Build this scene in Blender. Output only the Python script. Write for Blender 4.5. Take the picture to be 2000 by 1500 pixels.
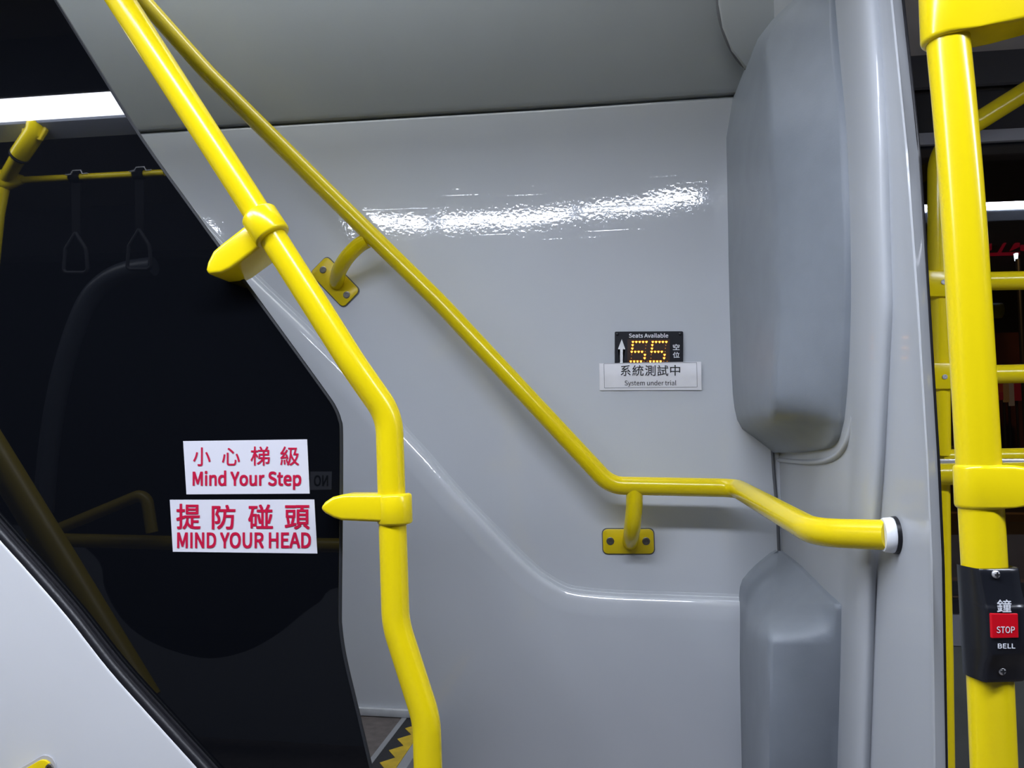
import bpy, bmesh, math, random, os
from mathutils import Vector, Matrix

for o in list(bpy.data.objects):
    bpy.data.objects.remove(o)
scene = bpy.context.scene
COL = scene.collection
R = math.radians

# ------------------------------------------------------------------ camera, world, exposure
CAM = Vector((0.0, 0.0, 1.15))
YAW, PITCH, FPX = R(8.0), R(4.0), 1500.0
cam_data = bpy.data.cameras.new('camera')
cam_data.sensor_width = 36.0
cam_data.lens = FPX / 2000.0 * 36.0
cam_data.clip_start = 0.02
cam = bpy.data.objects.new('camera', cam_data)
cam.location = CAM
cam.rotation_euler = (R(90) + PITCH, 0, YAW)
COL.objects.link(cam)
scene.camera = cam

world = bpy.data.worlds.new('night')
scene.world = world
world.use_nodes = True
world.node_tree.nodes['Background'].inputs[0].default_value = (0.35, 0.45, 0.8, 1)
world.node_tree.nodes['Background'].inputs[1].default_value = 0.004

LAMP = 47.0            # radiance of the ceiling light diffusers
UPPER_FILL = 10.0      # radiance of the unseen fill light added over the stairwell
scene.view_settings.view_transform = 'Standard'
scene.view_settings.look = 'None'
scene.view_settings.exposure = 0.0
scene.view_settings.gamma = 1.0
scene.view_settings.use_curve_mapping = False

# ------------------------------------------------------------------ pixel rays -> real places
FWD = Vector((-math.sin(YAW) * math.cos(PITCH), math.cos(YAW) * math.cos(PITCH), math.sin(PITCH)))
RIGHT = Vector((math.cos(YAW), math.sin(YAW), 0))
UP = RIGHT.cross(FWD)


def ray(px, py):
    return FWD + RIGHT * ((px - 1000.0) / FPX) + UP * ((750.0 - py) / FPX)


def PY(px, py, Y):
    d = ray(px, py); return CAM + d * ((Y - CAM.y) / d.y)


def PX(px, py, X):
    d = ray(px, py); return CAM + d * ((X - CAM.x) / d.x)


def PZ(px, py, Z):
    d = ray(px, py); return CAM + d * ((Z - CAM.z) / d.z)


def PP(px, py, p0, n):
    d = ray(px, py); return CAM + d * ((p0 - CAM).dot(n) / d.dot(n))


def mpp(p):
    return (p - CAM).dot(FWD) / FPX


W = 1.50      # stair wall
G = 0.96      # black glass panel
XP = 0.295    # side partition
YW = 1.54     # side window of the saloon


def V(px, py, Yv):
    p = PY(px, py, Yv); return Vector((p.x, 2 * G - p.y, p.z))   # a thing in the saloon that the black glass mirrors


def tab(t, pts):
    if t <= pts[0][0]: return pts[0][1]
    for (a, u), (b, v) in zip(pts, pts[1:]):
        if t <= b:
            return u + (v - u) * (t - a) / (b - a)
    return pts[-1][1]


# ------------------------------------------------------------------ materials
def principled(name):
    m = bpy.data.materials.new(name); m.use_nodes = True
    nt = m.node_tree
    return m, nt, nt.nodes['Principled BSDF']


def mat(name, col, rough=0.4, metal=0.0, spec=0.5, coat=0.0, coat_rough=0.05, vary=0.0, vscale=8.0, bump=0.0, bscale=200.0, coat_bump=False):
    m, nt, b = principled(name)
    b.inputs['Base Color'].default_value = (*col, 1)
    b.inputs['Roughness'].default_value = rough
    b.inputs['Metallic'].default_value = metal
    b.inputs['Specular IOR Level'].default_value = spec
    b.inputs['Coat Weight'].default_value = coat
    b.inputs['Coat Roughness'].default_value = coat_rough
    tc = nt.nodes.new('ShaderNodeTexCoord')
    if vary > 0:
        n = nt.nodes.new('ShaderNodeTexNoise'); n.inputs['Scale'].default_value = vscale; n.inputs['Detail'].default_value = 5
        nt.links.new(tc.outputs['Object'], n.inputs['Vector'])
        r = nt.nodes.new('ShaderNodeMapRange')
        r.inputs['From Min'].default_value = 0.3; r.inputs['From Max'].default_value = 0.7
        r.inputs['To Min'].default_value = 1 - vary; r.inputs['To Max'].default_value = 1 + vary
        nt.links.new(n.outputs['Fac'], r.inputs['Value'])
        mx = nt.nodes.new('ShaderNodeVectorMath'); mx.operation = 'SCALE'
        mx.inputs[0].default_value = col
        nt.links.new(r.outputs['Result'], mx.inputs['Scale'])
        nt.links.new(mx.outputs['Vector'], b.inputs['Base Color'])
    if bump > 0:
        n2 = nt.nodes.new('ShaderNodeTexNoise'); n2.inputs['Scale'].default_value = bscale; n2.inputs['Detail'].default_value = 3
        nt.links.new(tc.outputs['Object'], n2.inputs['Vector'])
        bp = nt.nodes.new('ShaderNodeBump'); bp.inputs['Strength'].default_value = bump; bp.inputs['Distance'].default_value = 0.002
        nt.links.new(n2.outputs['Fac'], bp.inputs['Height'])
        nt.links.new(bp.outputs['Normal'], b.inputs['Coat Normal' if coat_bump else 'Normal'])
    return m


def emit(name, col, s):
    m = bpy.data.materials.new(name); m.use_nodes = True
    nt = m.node_tree; nt.nodes.clear()
    e = nt.nodes.new('ShaderNodeEmission'); e.inputs[0].default_value = (*col, 1); e.inputs[1].default_value = s
    o = nt.nodes.new('ShaderNodeOutputMaterial'); nt.links.new(e.outputs[0], o.inputs[0])
    return m


def wall_mat():
    # satin moulded plastic under a glossy skin with orange peel, slow waviness and diagonal scuffs
    m, nt, b = principled('stair_wall_plastic')
    L = nt.links.new
    tc = nt.nodes.new('ShaderNodeTexCoord')
    n = nt.nodes.new('ShaderNodeTexNoise'); n.inputs['Scale'].default_value = 3.0; n.inputs['Detail'].default_value = 6
    L(tc.outputs['Object'], n.inputs['Vector'])
    cr = nt.nodes.new('ShaderNodeValToRGB')
    cr.color_ramp.elements[0].position = 0.3; cr.color_ramp.elements[0].color = (0.595, 0.625, 0.675, 1)
    cr.color_ramp.elements[1].position = 0.7; cr.color_ramp.elements[1].color = (0.615, 0.645, 0.69, 1)
    L(n.outputs['Fac'], cr.inputs['Fac']); L(cr.outputs['Color'], b.inputs['Base Color'])
    b.inputs['Roughness'].default_value = 0.42
    b.inputs['Coat Weight'].default_value = 1.0
    b.inputs['Coat IOR'].default_value = 1.65
    b.inputs['Coat Roughness'].default_value = 0.045
    # orange peel
    peel = nt.nodes.new('ShaderNodeTexNoise'); peel.inputs['Scale'].default_value = 130; peel.inputs['Detail'].default_value = 2
    L(tc.outputs['Object'], peel.inputs['Vector'])
    # slow waviness
    wav = nt.nodes.new('ShaderNodeTexNoise'); wav.inputs['Scale'].default_value = 7; wav.inputs['Detail'].default_value = 1
    L(tc.outputs['Object'], wav.inputs['Vector'])
    # scuffs: noise stretched along a diagonal
    mp = nt.nodes.new('ShaderNodeMapping'); mp.inputs['Rotation'].default_value = (0, R(-52), 0); mp.inputs['Scale'].default_value = (3, 1, 120)
    L(tc.outputs['Object'], mp.inputs['Vector'])
    sc = nt.nodes.new('ShaderNodeTexNoise'); sc.inputs['Scale'].default_value = 1.0; sc.inputs['Detail'].default_value = 2
    L(mp.outputs['Vector'], sc.inputs['Vector'])
    sr = nt.nodes.new('ShaderNodeMapRange'); sr.inputs['From Min'].default_value = 0.62; sr.inputs['From Max'].default_value = 0.72
    L(sc.outputs['Fac'], sr.inputs['Value'])
    b1 = nt.nodes.new('ShaderNodeBump'); b1.inputs['Strength'].default_value = 0.05; b1.inputs['Distance'].default_value = 0.003
    L(peel.outputs['Fac'], b1.inputs['Height'])
    b2 = nt.nodes.new('ShaderNodeBump'); b2.inputs['Strength'].default_value = 0.05; b2.inputs['Distance'].default_value = 0.02
    L(wav.outputs['Fac'], b2.inputs['Height']); L(b1.outputs['Normal'], b2.inputs['Normal'])
    b3 = nt.nodes.new('ShaderNodeBump'); b3.inputs['Strength'].default_value = 0.05; b3.inputs['Distance'].default_value = 0.001
    L(sr.outputs['Result'], b3.inputs['Height']); L(b2.outputs['Normal'], b3.inputs['Normal'])
    L(b3.outputs['Normal'], b.inputs['Coat Normal'])
    return m


def glass_mat():
    # saloon window: thin tinted pane, clear with a Fresnel mirror
    m = bpy.data.materials.new('tinted_window_glass'); m.use_nodes = True
    nt = m.node_tree; nt.nodes.clear()
    tr = nt.nodes.new('ShaderNodeBsdfTransparent'); tr.inputs[0].default_value = (0.5, 0.52, 0.55, 1)
    gl = nt.nodes.new('ShaderNodeBsdfGlossy'); gl.inputs['Roughness'].default_value = 0.0
    fr = nt.nodes.new('ShaderNodeFresnel'); fr.inputs['IOR'].default_value = 1.85
    mx = nt.nodes.new('ShaderNodeMixShader'); o = nt.nodes.new('ShaderNodeOutputMaterial')
    nt.links.new(fr.outputs[0], mx.inputs[0]); nt.links.new(tr.outputs[0], mx.inputs[1]); nt.links.new(gl.outputs[0], mx.inputs[2])
    nt.links.new(mx.outputs[0], o.inputs[0])
    return m


def lamp_mat(name, s):
    # opal diffuser, dimmer towards the edge that faces the stairs
    m = bpy.data.materials.new(name); m.use_nodes = True
    nt = m.node_tree; nt.nodes.clear()
    tc = nt.nodes.new('ShaderNodeTexCoord'); sx = nt.nodes.new('ShaderNodeSeparateXYZ')
    nt.links.new(tc.outputs['Object'], sx.inputs[0])
    mr = nt.nodes.new('ShaderNodeMapRange'); mr.interpolation_type = 'SMOOTHSTEP'
    mr.inputs['From Min'].default_value = 0.045; mr.inputs['From Max'].default_value = 0.088
    mr.inputs['To Min'].default_value = s; mr.inputs['To Max'].default_value = s * 0.02
    nt.links.new(sx.outputs['Y'], mr.inputs['Value'])
    e = nt.nodes.new('ShaderNodeEmission'); e.inputs[0].default_value = (0.88, 0.94, 1.08, 1)
    nt.links.new(mr.outputs['Result'], e.inputs[1])
    o = nt.nodes.new('ShaderNodeOutputMaterial'); nt.links.new(e.outputs[0], o.inputs[0])
    return m


M = {}
M['wall'] = wall_mat()
M['upper'] = mat('upper_panel_plastic', (0.46, 0.49, 0.51), 0.55, vary=0.03, vscale=4, bump=0.05, bscale=500)
M['part'] = mat('partition_plastic', (0.42, 0.44, 0.47), 0.55, coat=0.32, coat_rough=0.07, vary=0.02, vscale=5)
M['pad'] = mat('dark_grey_padding', (0.215, 0.24, 0.275), 0.45, spec=0.4, vary=0.05, vscale=20, bump=0.12, bscale=900)
M['yellow'] = mat('yellow_powder_coat', (0.82, 0.635, 0.005), 0.2, spec=0.5)
M['dimyellow'] = mat('darkened_rail_yellow', (0.26, 0.19, 0.008), 0.4)  # rail yellow darkened so the mirrored rails look dimly lit
M['ylamp'] = mat('yellow_plate_paint', (0.70, 0.53, 0.005), 0.32, vary=0.03, vscale=30)
M['glass'] = mat('black_glass', (0.003, 0.0035, 0.005), 0.015, spec=0.55)
M['edge'] = mat('dark_grey_glass_edge', (0.02, 0.022, 0.027), 0.6, spec=0.3)
M['rubber'] = mat('black_rubber', (0.010, 0.010, 0.013), 0.38, spec=0.35, vary=0.1, vscale=60, bump=0.15, bscale=150)
M['panel'] = mat('pale_side_panel', (0.57, 0.58, 0.60), 0.35, coat=0.3, coat_rough=0.15, vary=0.02, vscale=4)
M['white'] = mat('white_vinyl', (0.64, 0.64, 0.70), 0.35, vary=0.01)
M['paper'] = mat('white_paper', (0.92, 0.92, 0.97), 0.8, vary=0.03, vscale=40)
M['red'] = mat('crimson_print', (0.50, 0.005, 0.045), 0.4)
M['ink'] = mat('black_print', (0.006, 0.006, 0.010), 0.5)
M['greyink'] = mat('fine_grey_print', (0.25, 0.25, 0.28), 0.5)
M['tape'] = mat('paper_tape_edge', (0.60, 0.61, 0.66), 0.45)
M['black'] = mat('black_plastic', (0.010, 0.011, 0.015), 0.22, spec=0.5)
M['board'] = mat('black_sign_face', (0.007, 0.008, 0.014), 0.5, spec=0.3)
M['ledbg'] = mat('dark_brown_display', (0.03, 0.010, 0.004), 0.4)
M['led'] = emit('amber_diode', (1.0, 0.40, 0.03), 11.0)
M['ledrim'] = emit('amber_diode_rim', (1.0, 0.22, 0.0), 0.7)
M['dim'] = emit('dim_amber_diode', (1.0, 0.35, 0.02), 0.9)
M['print'] = mat('white_print', (0.85, 0.87, 0.92), 0.5)
M['button'] = mat('red_button', (0.62, 0.004, 0.014), 0.25)
M['steel'] = mat('bright_steel', (0.80, 0.80, 0.82), 0.25, metal=0.55)
M['bolt'] = mat('dull_bolt_steel', (0.22, 0.21, 0.19), 0.35, metal=0.9)
M['ring'] = mat('white_nylon', (0.80, 0.82, 0.86), 0.4)
M['seam'] = mat('dark_seam', (0.012, 0.013, 0.016), 0.6)
M['seamgrey'] = mat('grey_joint_sealant', (0.12, 0.125, 0.14), 0.6)
M['floor'] = mat('brown_vinyl_floor', (0.115, 0.098, 0.092), 0.55, vary=0.25, vscale=50, bump=0.2, bscale=300)
M['alu'] = mat('grey_nosing', (0.27, 0.28, 0.30), 0.45, vary=0.05, vscale=30)
M['nosing'] = mat('black_nosing', (0.012, 0.012, 0.015), 0.6, bump=0.2, bscale=500)
M['tooth'] = mat('yellow_nosing', (0.55, 0.38, 0.008), 0.5, vary=0.15, vscale=60)
M['skirt'] = mat('pale_grey_skirting', (0.55, 0.57, 0.60), 0.35, vary=0.08, vscale=50)
M['ceil'] = mat('saloon_ceiling', (0.30, 0.29, 0.28), 0.6)
M['ceillow'] = mat('pale_ceiling_strip', (0.80, 0.76, 0.75), 0.6)
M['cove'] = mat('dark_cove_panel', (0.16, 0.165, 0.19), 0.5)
M['dkgrey'] = mat('dark_grey_panel', (0.075, 0.08, 0.075), 0.6, vary=0.15, vscale=20)
M['fixture'] = mat('lamp_housing', (0.45, 0.48, 0.55), 0.5)
M['transom'] = mat('grey_window_frame', (0.32, 0.32, 0.36), 0.4)
M['strap'] = mat('black_webbing', (0.006, 0.006, 0.007), 0.9, spec=0.1)
M['grip'] = mat('black_strap_grip', (0.015, 0.016, 0.02), 0.6, spec=0.2)
M['darkpole'] = mat('dark_grey_pole', (0.035, 0.04, 0.05), 0.4)
M['window'] = glass_mat()
M['side'] = mat('saloon_side_panel', (0.16, 0.17, 0.19), 0.6)
M['card'] = mat('grey_white_card', (0.35, 0.36, 0.4), 0.6)
M['night'] = mat('night_dark_window', (0.004, 0.004, 0.006), 0.7, spec=0.1)
M['lamp'] = lamp_mat('opal_lamp', LAMP)
M['stairfill'] = emit('stairwell_fill_glow', (0.95, 0.98, 1.0), UPPER_FILL)  # glow of the added fill over the stairs
M['asphalt'] = mat('asphalt', (0.05, 0.048, 0.046), 0.8, vary=0.2, vscale=2)
M['kerb'] = mat('kerb_stone', (0.22, 0.17, 0.12), 0.8)
M['hoard'] = mat('red_brown_hoarding', (0.16, 0.055, 0.03), 0.8, vary=0.35, vscale=1.5)
M['facade'] = mat('dark_facade', (0.012, 0.013, 0.02), 0.8)
M['neon'] = emit('red_neon', (1.0, 0.01, 0.04), 0.30)
M['street'] = emit('street_lamp_glow', (0.9, 0.97, 1.0), 8.0)
M['warm'] = emit('warm_shop_light', (1.0, 0.45, 0.12), 0.16)
M['stallred'] = emit('lit_red_stall', (1.0, 0.05, 0.05), 0.14)
M['stallpink'] = emit('lit_pale_stall', (0.9, 0.55, 0.3), 0.18)


# ------------------------------------------------------------------ objects
ORIG = {}


def tag(o, label=None, cat=None, group=None, kind=None):
    if label: o['label'] = label
    if cat: o['category'] = cat
    if group: o['group'] = group
    if kind: o['kind'] = kind
    return o


def thing(name, label, cat, loc, group=None):
    o = bpy.data.objects.new(name, None)
    o.empty_display_size = 0.05
    COL.objects.link(o)
    o.location = loc
    ORIG[o.name] = Vector(loc)
    return tag(o, label, cat, group)


def put(name, me, material, parent=None, smooth=False, sharp=35):
    o = bpy.data.objects.new(name, me)
    COL.objects.link(o)
    me.materials.append(material)
    off = ORIG[parent.name] if parent is not None else None
    if off is None:
        # a thing of its own: put the origin at the base of its shape
        vs = [v.co for v in me.vertices]
        off = Vector((sum(v.x for v in vs) / len(vs), sum(v.y for v in vs) / len(vs), min(v.z for v in vs)))
        me.transform(Matrix.Translation(-off))
        o.location = off
    else:
        me.transform(Matrix.Translation(-off))
        o.parent = parent
    ORIG[o.name] = off
    if smooth:
        for p in me.polygons: p.use_smooth = True
        me.set_sharp_from_angle(angle=R(sharp))
    me.update()
    return o


def from_bm(bm):
    me = bpy.data.meshes.new('mesh')
    bmesh.ops.recalc_face_normals(bm, faces=bm.faces)
    bm.to_mesh(me); bm.free()
    return me


def mesh(verts, faces):
    me = bpy.data.meshes.new('mesh')
    me.from_pydata([tuple(v) for v in verts], [], faces)
    me.update()
    return me


def fillet(pts, rad, n=8):
    """polyline with its inner corners rounded; rad may be one number or one per inner corner"""
    out = [pts[0]]
    for i in range(1, len(pts) - 1):
        a, b, c = pts[i - 1], pts[i], pts[i + 1]
        r = rad[i - 1] if isinstance(rad, (list, tuple)) else rad
        u, v = (a - b), (c - b)
        lu, lv = u.length, v.length
        u, v = u / lu, v / lv
        ang = u.angle(v)
        if ang > math.pi - 0.02:
            out.append(b); continue
        t = min(r / math.tan(ang / 2), lu * 0.48, lv * 0.48)
        rr = t * math.tan(ang / 2)
        bis = (u + v).normalized()
        cen = b + bis * (rr / math.sin(ang / 2))
        p0, p1 = b + u * t - cen, b + v * t - cen
        tot = p0.angle(p1)
        for k in range(n + 1):
            s = k / n
            q = (p0 * math.sin((1 - s) * tot) + p1 * math.sin(s * tot)) / math.sin(tot)
            out.append(cen + q)
    out.append(pts[-1])
    return out


def catmull(pts, n=8):
    out = []
    P = [pts[0] * 2 - pts[1]] + pts + [pts[-1] * 2 - pts[-2]]
    for i in range(1, len(P) - 2):
        p0, p1, p2, p3 = P[i - 1:i + 3]
        for k in range(n):
            t = k / n
            out.append(0.5 * ((2 * p1) + (p2 - p0) * t + (2 * p0 - 5 * p1 + 4 * p2 - p3) * t * t + (3 * p1 - p0 - 3 * p2 + p3) * t ** 3))
    out.append(pts[-1])
    return out


def tube_mesh(pts, rad, seg=28, cap=True, flat=1.0, up=None):
    n = len(pts)
    rads = rad if isinstance(rad, (list, tuple)) else [rad] * n
    tang = []
    for i in range(n):
        t = (pts[min(i + 1, n - 1)] - pts[max(i - 1, 0)]).normalized()
        tang.append(t)
    ref = up or (Vector((0, 1, 0)) if abs(tang[0].y) < 0.8 else Vector((0, 0, 1)))
    nrm = (ref - tang[0] * ref.dot(tang[0])).normalized()
    verts, faces = [], []
    for i in range(n):
        t = tang[i]
        nrm = (nrm - t * nrm.dot(t)).normalized()
        bi = t.cross(nrm)
        for k in range(seg):
            a = 2 * math.pi * k / seg
            verts.append(pts[i] + (nrm * math.cos(a) * flat + bi * math.sin(a)) * rads[i])
    for i in range(n - 1):
        for k in range(seg):
            k2 = (k + 1) % seg
            faces.append((i * seg + k, i * seg + k2, (i + 1) * seg + k2, (i + 1) * seg + k))
    if cap:
        faces.append(tuple(range(seg)))
        faces.append(tuple(range((n - 1) * seg, n * seg)))
    bm = bmesh.new()
    me = mesh(verts, faces); bm.from_mesh(me); bpy.data.meshes.remove(me)
    return from_bm(bm)


def grid_mesh(rows, thick=None):
    nr, nc = len(rows), len(rows[0])
    verts = [p for r in rows for p in r]
    faces = [(i * nc + j, i * nc + j + 1, (i + 1) * nc + j + 1, (i + 1) * nc + j) for i in range(nr - 1) for j in range(nc - 1)]
    return mesh(verts, faces)


def prism_mesh(poly, depth_vec, bevel=0.0, seg=2):
    """polygon of 3-D points pushed along depth_vec, edges rounded"""
    bm = bmesh.new()
    vs = [bm.verts.new(p) for p in poly]
    f = bm.faces.new(vs)
    r = bmesh.ops.extrude_face_region(bm, geom=[f])
    nv = [g for g in r['geom'] if isinstance(g, bmesh.types.BMVert)]
    bmesh.ops.translate(bm, verts=nv, vec=depth_vec)
    bmesh.ops.recalc_face_normals(bm, faces=bm.faces)
    if bevel > 0:
        bm.normal_update()
        es = [e for e in bm.edges if len(e.link_faces) == 2 and e.calc_face_angle(0) > R(40)]
        bmesh.ops.bevel(bm, geom=es, offset=bevel, segments=seg, profile=0.5, affect='EDGES', clamp_overlap=True)
    bmesh.ops.triangulate(bm, faces=[f for f in bm.faces if len(f.verts) > 4])
    return from_bm(bm)


def box_mesh(x0, x1, y0, y1, z0, z1, bevel=0.0):
    return prism_mesh([Vector((x0, y0, z0)), Vector((x1, y0, z0)), Vector((x1, y0, z1)), Vector((x0, y0, z1))], Vector((0, y1 - y0, 0)), bevel)


def lathe_mesh(p, axis, profile, seg=24):
    """profile: (distance along axis, radius)"""
    axis = axis.normalized()
    ref = Vector((0, 0, 1)) if abs(axis.z) < 0.8 else Vector((1, 0, 0))
    u = axis.cross(ref).normalized(); v = axis.cross(u)
    verts, faces = [], []
    for s, r in profile:
        for k in range(seg):
            a = 2 * math.pi * k / seg
            verts.append(p + axis * s + (u * math.cos(a) + v * math.sin(a)) * max(r, 1e-5))
    n = len(profile)
    for i in range(n - 1):
        for k in range(seg):
            k2 = (k + 1) % seg
            faces.append((i * seg + k, i * seg + k2, (i + 1) * seg + k2, (i + 1) * seg + k))
    faces.append(tuple(range(seg))); faces.append(tuple(range((n - 1) * seg, n * seg)))
    bm = bmesh.new(); me = mesh(verts, faces); bm.from_mesh(me); bpy.data.meshes.remove(me)
    return from_bm(bm)


def rrect(c, u, v, w, h, r, n=4):
    """rounded rectangle around c in the plane of unit vectors u, v"""
    out = []
    for cx, cy, a0 in ((1, 1, 0), (-1, 1, 90), (-1, -1, 180), (1, -1, 270)):
        for k in range(n + 1):
            a = R(a0 + 90 * k / n)
            out.append(c + u * (cx * (w / 2 - r) + r * math.cos(a)) + v * (cy * (h / 2 - r) + r * math.sin(a)))
    return out


try:
    FONT = bpy.data.fonts.load(os.path.join(bpy.utils.system_resource('DATAFILES'), 'fonts', 'Noto Sans CJK Regular.woff2'))   # Blender's own bundled typeface
except Exception:
    FONT = None


def glyphs(s, offset):
    cu = bpy.data.curves.new('letters', 'FONT')
    cu.body = s; cu.resolution_u = 4; cu.fill_mode = 'FRONT'
    if FONT: cu.font = FONT
    ob = bpy.data.objects.new('letters', cu)
    COL.objects.link(ob)
    bpy.context.view_layer.update()
    dg = bpy.context.evaluated_depsgraph_get()
    me = bpy.data.meshes.new_from_object(ob.evaluated_get(dg))
    bpy.data.objects.remove(ob)
    bpy.data.curves.remove(cu)
    base = [(v.co.x, v.co.y) for v in me.vertices]
    bf = [tuple(p.vertices) for p in me.polygons]
    pts, fs, lays = [], [], []
    # heavier weights: the outline struck several times, a hair apart
    shifts = [(0, 0)] if offset <= 0 else [(offset * math.cos(k * math.pi / 4), offset * math.sin(k * math.pi / 4)) for k in (1, 3, 5, 7)]
    for dx, dy in shifts:
        for fi, f in enumerate(bf):      # every facet on its own hair-thin layer, so that none coincide
            b0 = len(pts)
            pts += [(base[i][0] + dx, base[i][1] + dy) for i in f]
            lays += [shifts.index((dx, dy)) + (fi % 9) * 0.08] * len(f)
            fs.append(tuple(range(b0, b0 + len(f))))
    x0, x1 = min(p[0] for p in pts), max(p[0] for p in pts)
    y0, y1 = min(p[1] for p in pts), max(p[1] for p in pts)
    vs = [((x - x0) / (x1 - x0), (y - y0) / (y1 - y0), lays[i]) for i, (x, y) in enumerate(pts)]
    bpy.data.meshes.remove(me)
    return vs, fs


def letters(items, place, material, parent, name='lettering', lift=None):
    """items: (string, (x0,y0,x1,y1) in the picture, weight); place(px,py) -> point on the printed face"""
    verts, faces = [], []
    for s, (x0, y0, x1, y1), off in items:
        vs, fs = glyphs(s, off)
        b = len(verts)
        c00, c10, c01, c11 = place(x0, y1), place(x1, y1), place(x0, y0), place(x1, y0)
        nrm = (c10 - c00).cross(c01 - c00).normalized()
        for u, v, lay in vs:
            verts.append((c00 * (1 - u) + c10 * u) * (1 - v) + (c01 * (1 - u) + c11 * u) * v + nrm * (lay * 0.00008))
        faces += [tuple(b + i for i in f) for f in fs]
    return put(name, mesh(verts, faces), material, parent)


def polymesh(pts):
    bm = bmesh.new()
    f = bm.faces.new([bm.verts.new(p) for p in pts])
    bmesh.ops.triangulate(bm, faces=[f])
    return from_bm(bm)


# ================================================================== THE SETTING
ZSEAM = PY(850, 223, W).z
def warp(x, z):      # the moulding leans in a little towards the padded corner
    f = max(0.0, min(1.0, (x + 0.18) / 0.42)); f = f * f * (3 - 2 * f)
    h = max(0.0, z - 1.47)
    return 0.020 * f * h * min(1.0, h / 0.08)


# stair wall: flat, its head rolled back into the joint
rows = []
prof = [(ZSEAM, W + 0.014), (ZSEAM - 0.0005, W + 0.009), (ZSEAM - 0.002, W + 0.004), (ZSEAM - 0.005, W + 0.001), (ZSEAM - 0.010, W), (1.75, W), (1.70, W), (1.65, W), (1.6, W), (1.55, W), (1.52, W), (1.5, W), (1.48, W), (1.46, W), (1.3, W), (1.1, W), (0.8, W), (0.0, W)]
xs = [-2.6, -2.2, -1.8, -1.4, -1.0, -0.7, -0.5, -0.35] + [-0.25 + i * (XP + 0.25) / 20 for i in range(21)]
for z, y in prof:
    rows.append([Vector((x, y - warp(x, z), z)) for x in xs])
tag(put('wall_back', grid_mesh(rows), M['wall'], smooth=True, sharp=60), 'glossy light grey moulded wall of the stairwell', 'wall', kind='structure')
# upper panel of the stairwell above the joint
rows = []
for z, y in [(2.95, W - 0.03), (2.2, W - 0.012), (ZSEAM + 0.012, W - 0.004), (ZSEAM + 0.004, W - 0.002), (ZSEAM + 0.0025, W + 0.003), (ZSEAM + 0.0025, W + 0.02)]:
    rows.append([Vector((x, y - warp(x, ZSEAM), z)) for x in xs])
tag(put('wall_upper', grid_mesh(rows), M['upper'], smooth=True), 'matt grey panel above the horizontal joint of the stairwell wall', 'wall', kind='structure')
tag(put('trim_1', box_mesh(-2.6, XP, W + 0.012, W + 0.03, ZSEAM - 0.01, ZSEAM + 0.01), M['seam']), 'dark joint line between the two stairwell panels', 'joint', kind='structure')

# raised lower panel with a chamfered, stepped top edge that climbs with the stairs
lip = [(190, 225), (328, 362), (434, 473), (500, 540), (620, 655), (728, 768), (796, 844), (836, 888), (908, 970), (1002, 1066), (1040, 1102), (1065, 1122), (1097, 1141), (1125, 1150), (1195, 1157), (1300, 1161), (1440, 1166), (1500, 1169)]
LP = catmull([Vector((a, b, 0)) for a, b in lip], 5)
tang = [(LP[min(i + 1, len(LP) - 1)] - LP[max(i - 1, 0)]).normalized() for i in range(len(LP))]
rows = []
for q, t in zip(LP, tang):
    nv = Vector((-t.y, t.x, 0))
    if nv.y < 0: nv = -nv
    def at(off, Y, down=0):
        p = q + nv * off
        return PY(p.x, p.y + down, Y)
    far = q + nv * 48
    rows.append([at(-6, W + 0.001), at(-5, W - 0.0005), at(0, W - 0.0010), at(1.5, W - 0.0035), at(7, W - 0.0045), at(8.5, W - 0.0085), at(11, W - 0.0105), at(20, W - 0.0125), at(44, W - 0.0160), at(50, W - 0.0162), PY(far.x, max(far.y + 60, 1400), W - 0.0162), PY(far.x, 1900, W - 0.0162)])
tag(put('trim_2', grid_mesh(rows), M['wall'], smooth=True, sharp=50), 'raised grey lower wall panel with a stepped edge following the stairs', 'panel', kind='structure')

# corner piece at the head of the wall
cp = [(1600, -90), (1600, 185), (1540, 175), (1490, 155), (1455, 128), (1430, 95), (1412, 50), (1404, 5), (1402, -90)]
t = thing('corner_cover', 'grey rounded cover at the top of the stairwell corner, dark rimmed', 'cover', PY(1500, 130, 1.45))
put('cover_panel', prism_mesh([PY(a, b, 1.45) for a, b in cp], Vector((0, 0.02, 0)), 0.004), M['upper'], t, smooth=True)
put('rim_seal', tube_mesh(catmull([PY(a, b, 1.462) for a, b in cp[2:]], 6), 0.0055, 10), M['seamgrey'], t, smooth=True)

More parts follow.
